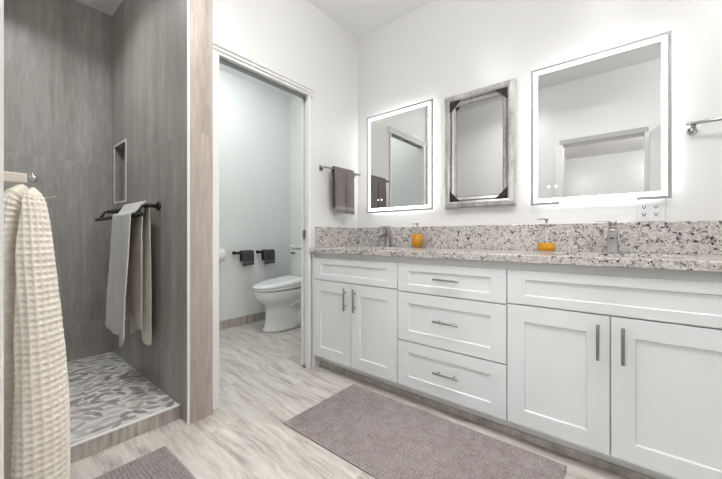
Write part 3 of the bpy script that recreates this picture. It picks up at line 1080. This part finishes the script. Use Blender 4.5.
prof_b = [(yA - 0.022, 0.46)] + [(yA - 0.0225, 1.0)] + arc_over(yA, zA, 0.0168, 180, 0) + [(yA + 0.020, 0.9), (yA + 0.022, 0.36)]
at_b, nb = sampler([Vector((p[0], p[1], 0)) for p in prof_b])


def f_beige(u, v):
    p = at_b(v)
    d = max(0, zA - p.y) / 0.8
    x = -2.215 - u * 0.33
    s = 1 if v > 0.5 else 0.2
    fold = 0.012 * math.sin(u * 9 + 2.4) * s
    z = p.y - 0.03 * d * math.sin(u * 6 + 1)
    return Vector((x - 0.01 * d * (1 - u), p.x + fold * min(1, d * 1.6), z))


o = cloth('bath_towel', f_beige, 50, nb, 'beige_towel', loc=(-2.40, yA, 0.36), thick=0.007)
tag(o, 'beige bath towel hanging behind the white one on the black double bar', 'towel', 'towels on the black double bar')

# ------------------------------------------------------------------ robe hook by the entry and its big waffle towel
RV = Vector((0.776, 0.631, 0))
FV = Vector((-0.631, 0.776, 0))
hx = -1.345
t = thing('robe_hook', 'cream robe hook with a clear knob on the entry wall, carrying the waffle towel', 'hook', (hx, 0.0, 1.165))
b = MB().box((hx - 0.022, 0.0006, 1.135), (hx + 0.022, 0.008, 1.195), 0.003)
b.box((hx - 0.008, 0.008, 1.153), (hx + 0.008, 0.112, 1.181), 0.003)
b.build('arm', 'cream_metal', t)
MB().sphere((hx, 0.1235, 1.169), 0.0125).build('knob', 'chrome', t)
b = MB().tube([(hx - 0.02, 0.008, 1.139), (hx - 0.075, 0.035, 1.125), (hx - 0.095, 0.09, 1.124), (hx - 0.095, 0.165, 1.124), (hx - 0.095, 0.18, 1.127), (hx - 0.095, 0.187, 1.131)], 0.0011, 8)
tag(b.build('wire_prong', 'cream_metal', t), 'thin wire prong')

CW = Vector((hx, 0.098, 0)) 
ZTOP, ZBOT = 1.150, 0.16


def lerp_tab(tab, x):
    for (a, p), (c, q) in zip(tab, tab[1:]):
        if x <= c:
            k = (x - a) / (c - a)
            k = max(0, min(1, k))
            return p + (q - p) * k
    return tab[-1][1]


# lateral extents of the towel about its axis (metres) against the drop below the top
LEFT = [(0, -0.014), (0.03, -0.040), (0.06, -0.050), (0.10, -0.055), (0.45, -0.062), (1.0, -0.07)]
RIGHT = [(0, 0.044), (0.03, 0.054), (0.10, 0.067), (0.22, 0.080), (0.45, 0.101), (0.70, 0.120), (1.0, 0.126)]
DEP = [(0, 0.020), (0.05, 0.046), (0.20, 0.060), (0.6, 0.070), (1.0, 0.074)]
NU, NV = 190, 300


def f_waffle(u, v):
    th = u * 2 * PI
    h = v * (ZTOP - ZBOT)
    l, r = lerp_tab(LEFT, h), lerp_tab(RIGHT, h)
    dd = lerp_tab(DEP, h)
    c, s = math.cos(th), math.sin(th)
    lat = (l + r) / 2 + (r - l) / 2 * c
    fur = 0.0085 + 0.004 * h          # the cleft between the two lobes drifts left going down
    cle = math.exp(-((lat - (0.025 - 0.004 * h)) / fur) ** 2)
    depth = dd * (abs(s) ** 0.8) * (1 if s > 0 else -1)
    amp = 0.85 if h < 0.12 else 0.85 - 0.30 * min(1, (h - 0.12) / 0.7)
    depth *= 1 - amp * cle
    fold = 0.10 * math.sin(lat * 70 + 3 * h) * min(1, h * 3)
    depth *= 1 + fold
    hump = -0.034 * math.exp(-((lat - 0.024) / 0.008) ** 2) * max(0, 1 - h / 0.10)
    edge = -0.02 * abs(c) ** 4 * max(0, 1 - h / 0.05)
    top_close = min(1, h / 0.02) ** 0.5 if h < 0.02 else 1
    P = CW + RV * lat + FV * (-depth * top_close)
    return Vector((P.x, P.y, ZTOP - h + hump + edge))


b = MB()
import numpy as np
P = np.array([[f_waffle(i / NU, j / NV) for i in range(NU)] for j in range(NV + 1)])
du = np.roll(P, -1, 1) - np.roll(P, 1, 1)
dv = np.gradient(P, axis=0)
Nn = np.cross(du, dv)
Nn /= np.linalg.norm(Nn, axis=2, keepdims=True) + 1e-12
seg = np.linalg.norm(np.roll(P, -1, 1) - P, axis=2)
arc = np.cumsum(seg, 1) - seg
tot = seg.sum(1, keepdims=True)
ncell = 31
hh = np.linspace(0, ZTOP - ZBOT, NV + 1)[:, None]
cu = arc / tot * ncell
cv = hh / 0.0180
wa = np.abs(np.sin(PI * cu)) * np.abs(np.sin(PI * cv))
disp = -0.0070 * wa ** 0.8 * np.minimum(1, hh / 0.03)
ctr = P.mean(1, keepdims=True)
sgn = np.sign(((P - ctr) * Nn).sum(2).mean())
P = P + Nn * (disp * sgn)[:, :, None]
rings = [[Vector(q) for q in row] for row in P]
b.loft(rings, closed=True, cap0=True, cap1=True)
o = b.build('waffle_towel', 'cream_waffle', loc=(CW.x, CW.y, ZBOT))
tag(o, 'large cream waffle-weave bath towel hanging from the robe hook by the shower', 'towel')


# ------------------------------------------------------------------ bath mats
def bath_mat(x0, x1, y0, y1, label, seed):
    rnd = random.Random(seed)
    h = 0.013
    nx, ny = int((x1 - x0) / 0.0075), int((y1 - y0) / 0.0033)
    b = MB()
    g = []
    for j in range(ny + 1):
        row = []
        for i in range(nx + 1):
            x = x0 + (x1 - x0) * i / nx
            y = y0 + (y1 - y0) * j / ny
            e = min(i, nx - i, j / 2, (ny - j) / 2)
            k = min(1, e / 3)
            rib = 0.0045 * math.sin((y + 0.0015 * math.sin(x * 23)) * 2 * PI / 0.0145 + (i % 2) * 0.6)
            z = h * (0.45 + 0.55 * k) + k * (rib + rnd.uniform(-0.002, 0.002))
            row.append(b.bm.verts.new((x + k * rnd.uniform(-0.0015, 0.0015), y + k * rnd.uniform(-0.0008, 0.0008), max(0.003, z))))
        g.append(row)
    for j in range(ny):
        for i in range(nx):
            f = b.bm.faces.new((g[j][i], g[j][i + 1], g[j + 1][i + 1], g[j + 1][i]))
            f.smooth = True
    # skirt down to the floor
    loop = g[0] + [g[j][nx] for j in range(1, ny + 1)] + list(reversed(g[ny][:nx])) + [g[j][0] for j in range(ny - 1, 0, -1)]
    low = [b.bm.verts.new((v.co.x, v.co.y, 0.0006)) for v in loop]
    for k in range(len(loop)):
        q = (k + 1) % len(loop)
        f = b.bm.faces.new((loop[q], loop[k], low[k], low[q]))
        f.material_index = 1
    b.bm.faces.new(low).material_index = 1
    o = b.build('bath_mat', ['bath_mat', 'bath_mat_edge'], loc=((x0 + x1) / 2, (y0 + y1) / 2, 0))
    tag(o, label, 'bath mat', 'grey chenille bath mats')


bath_mat(-1.400, -0.185, 1.064, 1.640, 'long grey chenille bath mat on the floor before the vanity', 3)
bath_mat(-1.680, -1.08, 0.06, 0.595, 'small grey chenille bath mat on the floor before the shower curb', 5)

# ------------------------------------------------------------------ toilet room
TX = -2.885
TB = 2.612
TOI = t = thing('toilet', 'white toilet with closed lid in the toilet room', 'toilet', (TX, 2.3, 0))


def egg(yf, yb, hw, z, n=40, p=2.3):
    """plan outline: rounded long front towards -Y, squarer back"""
    pts = []
    ym = yf + (yb - yf) * 0.55
    for k in range(n):
        a = 2 * PI * k / n
        c, s = math.cos(a), math.sin(a)
        if s < 0:
            y = ym + (ym - yf) * s
            x = hw * (1 if c >= 0 else -1) * abs(c) ** 0.95
        else:
            q = 2 / 3.4
            y = ym + (yb - ym) * abs(s) ** q
            x = hw * (1 if c >= 0 else -1) * abs(c) ** q
        pts.append(Vector((TX + x, y, z)))
    return pts


b = MB()
b.loft([egg(1.935, 2.50, 0.142, 0.0005), egg(1.935, 2.50, 0.142, 0.02), egg(1.95, 2.49, 0.130, 0.04), egg(1.965, 2.48, 0.120, 0.12),
        egg(1.968, 2.46, 0.117, 0.21), egg(1.958, 2.46, 0.121, 0.262), egg(1.930, 2.46, 0.138, 0.288), egg(1.888, 2.47, 0.163, 0.318), egg(1.856, 2.48, 0.181, 0.352), egg(1.842, 2.48, 0.188, 0.385),
        egg(1.840, 2.48, 0.188, 0.41), egg(1.840, 2.48, 0.187, 0.425), egg(1.852, 2.47, 0.176, 0.433)])
for sx in (1, -1):
    b.tube([(TX + sx * 0.085, 2.18, 0.25), (TX + sx * 0.105, 2.25, 0.30), (TX + sx * 0.112, 2.34, 0.29), (TX + sx * 0.112, 2.38, 0.20), (TX + sx * 0.112, 2.33, 0.12), (TX + sx * 0.112, 2.30, 0.03)],
           [0.045, 0.055, 0.058, 0.055, 0.052, 0.055], 16)
b.build('bowl', 'ceramic', t)
b = MB()
sl = lambda yf, yb, hw, z, tilt: [Vector((q.x, q.y, z + (q.y - 1.84) * tilt)) for q in egg(yf, yb, hw, 0)]
b.loft([sl(1.832, 2.40, 0.190, 0.437, 0.02), sl(1.826, 2.405, 0.196, 0.443, 0.03), sl(1.826, 2.405, 0.196, 0.452, 0.045), sl(1.835, 2.40, 0.188, 0.458, 0.05)])
b.build('seat', 'ceramic', t)
b = MB()
b.loft([sl(1.826, 2.41, 0.194, 0.4605, 0.05), sl(1.822, 2.412, 0.198, 0.466, 0.06), sl(1.824, 2.41, 0.196, 0.480, 0.09), sl(1.840, 2.40, 0.182, 0.488, 0.10), sl(1.90, 2.34, 0.12, 0.492, 0.105)])
b.build('lid', 'ceramic', t)
b = MB()
tk0, tk1 = 2.445, TB
b.loft([[Vector((TX + sx * hw, y, z)) for sx, y in ((-1, yf), (1, yf), (1, TB), (-1, TB))] for z, hw, yf in ((0.434, 0.180, 2.475), (0.50, 0.195, 2.46), (0.855, 0.205, 2.445))], smooth=False)
bmesh.ops.bevel(b.bm, geom=list(b.bm.edges), offset=0.018, segments=3, affect='EDGES')
b.build('tank', 'ceramic', t)
MB().box((TX - 0.215, 2.432, 0.8555), (TX + 0.215, TB + 0.004, 0.893), 0.010, seg=3).build('tank_lid', 'ceramic', t)
b = MB().cyl((TX - 0.155, 2.447, 0.80), (TX - 0.155, 2.425, 0.80), 0.013).box((TX - 0.165, 2.415, 0.792), (TX - 0.085, 2.428, 0.806), 0.003)
b.build('flush_lever', 'chrome', t)
TOI_DY = 0.014
MB().sphere((TX + 0.130, 2.12, 0.032), 0.013, sc=(1, 1, 0.9)).build('bolt_cap', 'ceramic', t)

TOI.location.y += TOI_DY
zq = 0.814


def holder(y0, y1, label):
    yc = (y0 + y1) / 2
    t = thing('towel_holder', label, 'towel holder', (XT, yc, zq), 'black towel holders in the toilet room')
    b = MB().cyl((XT + 0.0008, y0 + 0.024, zq), (XT + 0.010, y0 + 0.024, zq), 0.020, n=22)
    b.cyl((XT + 0.010, y0 + 0.024, zq), (XT + 0.075, y0 + 0.024, zq), 0.011, n=14)
    b.build('mount', 'black_metal', t)
    MB().cyl((XT + 0.066, y0, zq), (XT + 0.066, y1, zq), 0.0155, n=16).build('rod', 'black_metal', t)


def small_towel(y0, y1, label):
    xr_ = XT + 0.066
    r = 0.0225
    prof = [(xr_ - r - 0.002, 0.72)] + arc_over(xr_, zq + 0.001, r, 180, 0) + [(xr_ + r + 0.006, 0.78), (xr_ + r + 0.008, 0.678)]
    at, L = sampler([Vector((p[0], p[1], 0)) for p in prof])

    def f(u, v):
        p = at(v)
        d = max(0, zq - p.y) / 0.13
        return Vector((p.x + 0.006 * math.sin(u * 8) * d, y0 + u * (y1 - y0) + 0.014 * d * (0.5 - u), p.y - 0.008 * d * (1 - u)))
    o = cloth('hand_towel', f, 24, L, ['charcoal_towel', 'charcoal_band'], loc=(xr_, (y0 + y1) / 2, 0.70), thick=0.010, mat_fn=lambda u, v: 1 if v > 0.5 and 0.700 < at(v).y < 0.716 else 0)
    tag(o, label, 'towel', 'charcoal towels in the toilet room')


holder(1.835, 2.045, 'black rod holder on the toilet room wall, nearer the paper roll')
holder(2.130, 2.345, 'black rod holder on the toilet room wall, nearer the toilet tank')
small_towel(1.905, 2.055, 'small charcoal towel on the black holder nearer the paper roll')
small_towel(2.180, 2.335, 'small charcoal towel on the black holder nearer the toilet tank')

# toilet paper on the back wall
t = thing('toilet_paper', 'white toilet paper roll on the back wall beside the doorway casing', 'toilet paper', (XT, 1.60, 0.80))
b = MB()
n = 32
yc0, yc1 = 1.56, 1.695
ringp = lambda y, r: [Vector((XT + 0.075 + math.cos(2 * PI * k / n) * r, y, 0.80 + math.sin(2 * PI * k / n) * r)) for k in range(n)]
b.loft([ringp(yc0, 0.02), ringp(yc0, 0.066), ringp(yc0 + 0.003, 0.069), ringp(yc1 - 0.003, 0.069), ringp(yc1, 0.066), ringp(yc1, 0.02)])
b.build('roll', 'paper', t)
b = MB().cyl((XT + 0.075, yc0 - 0.02, 0.80), (XT + 0.075, yc1 + 0.012, 0.80), 0.010, n=14)
b.cyl((XT + 0.0008, yc0 - 0.014, 0.80), (XT + 0.08, yc0 - 0.014, 0.80), 0.010, n=14)
b.build('spindle', 'chrome', t)
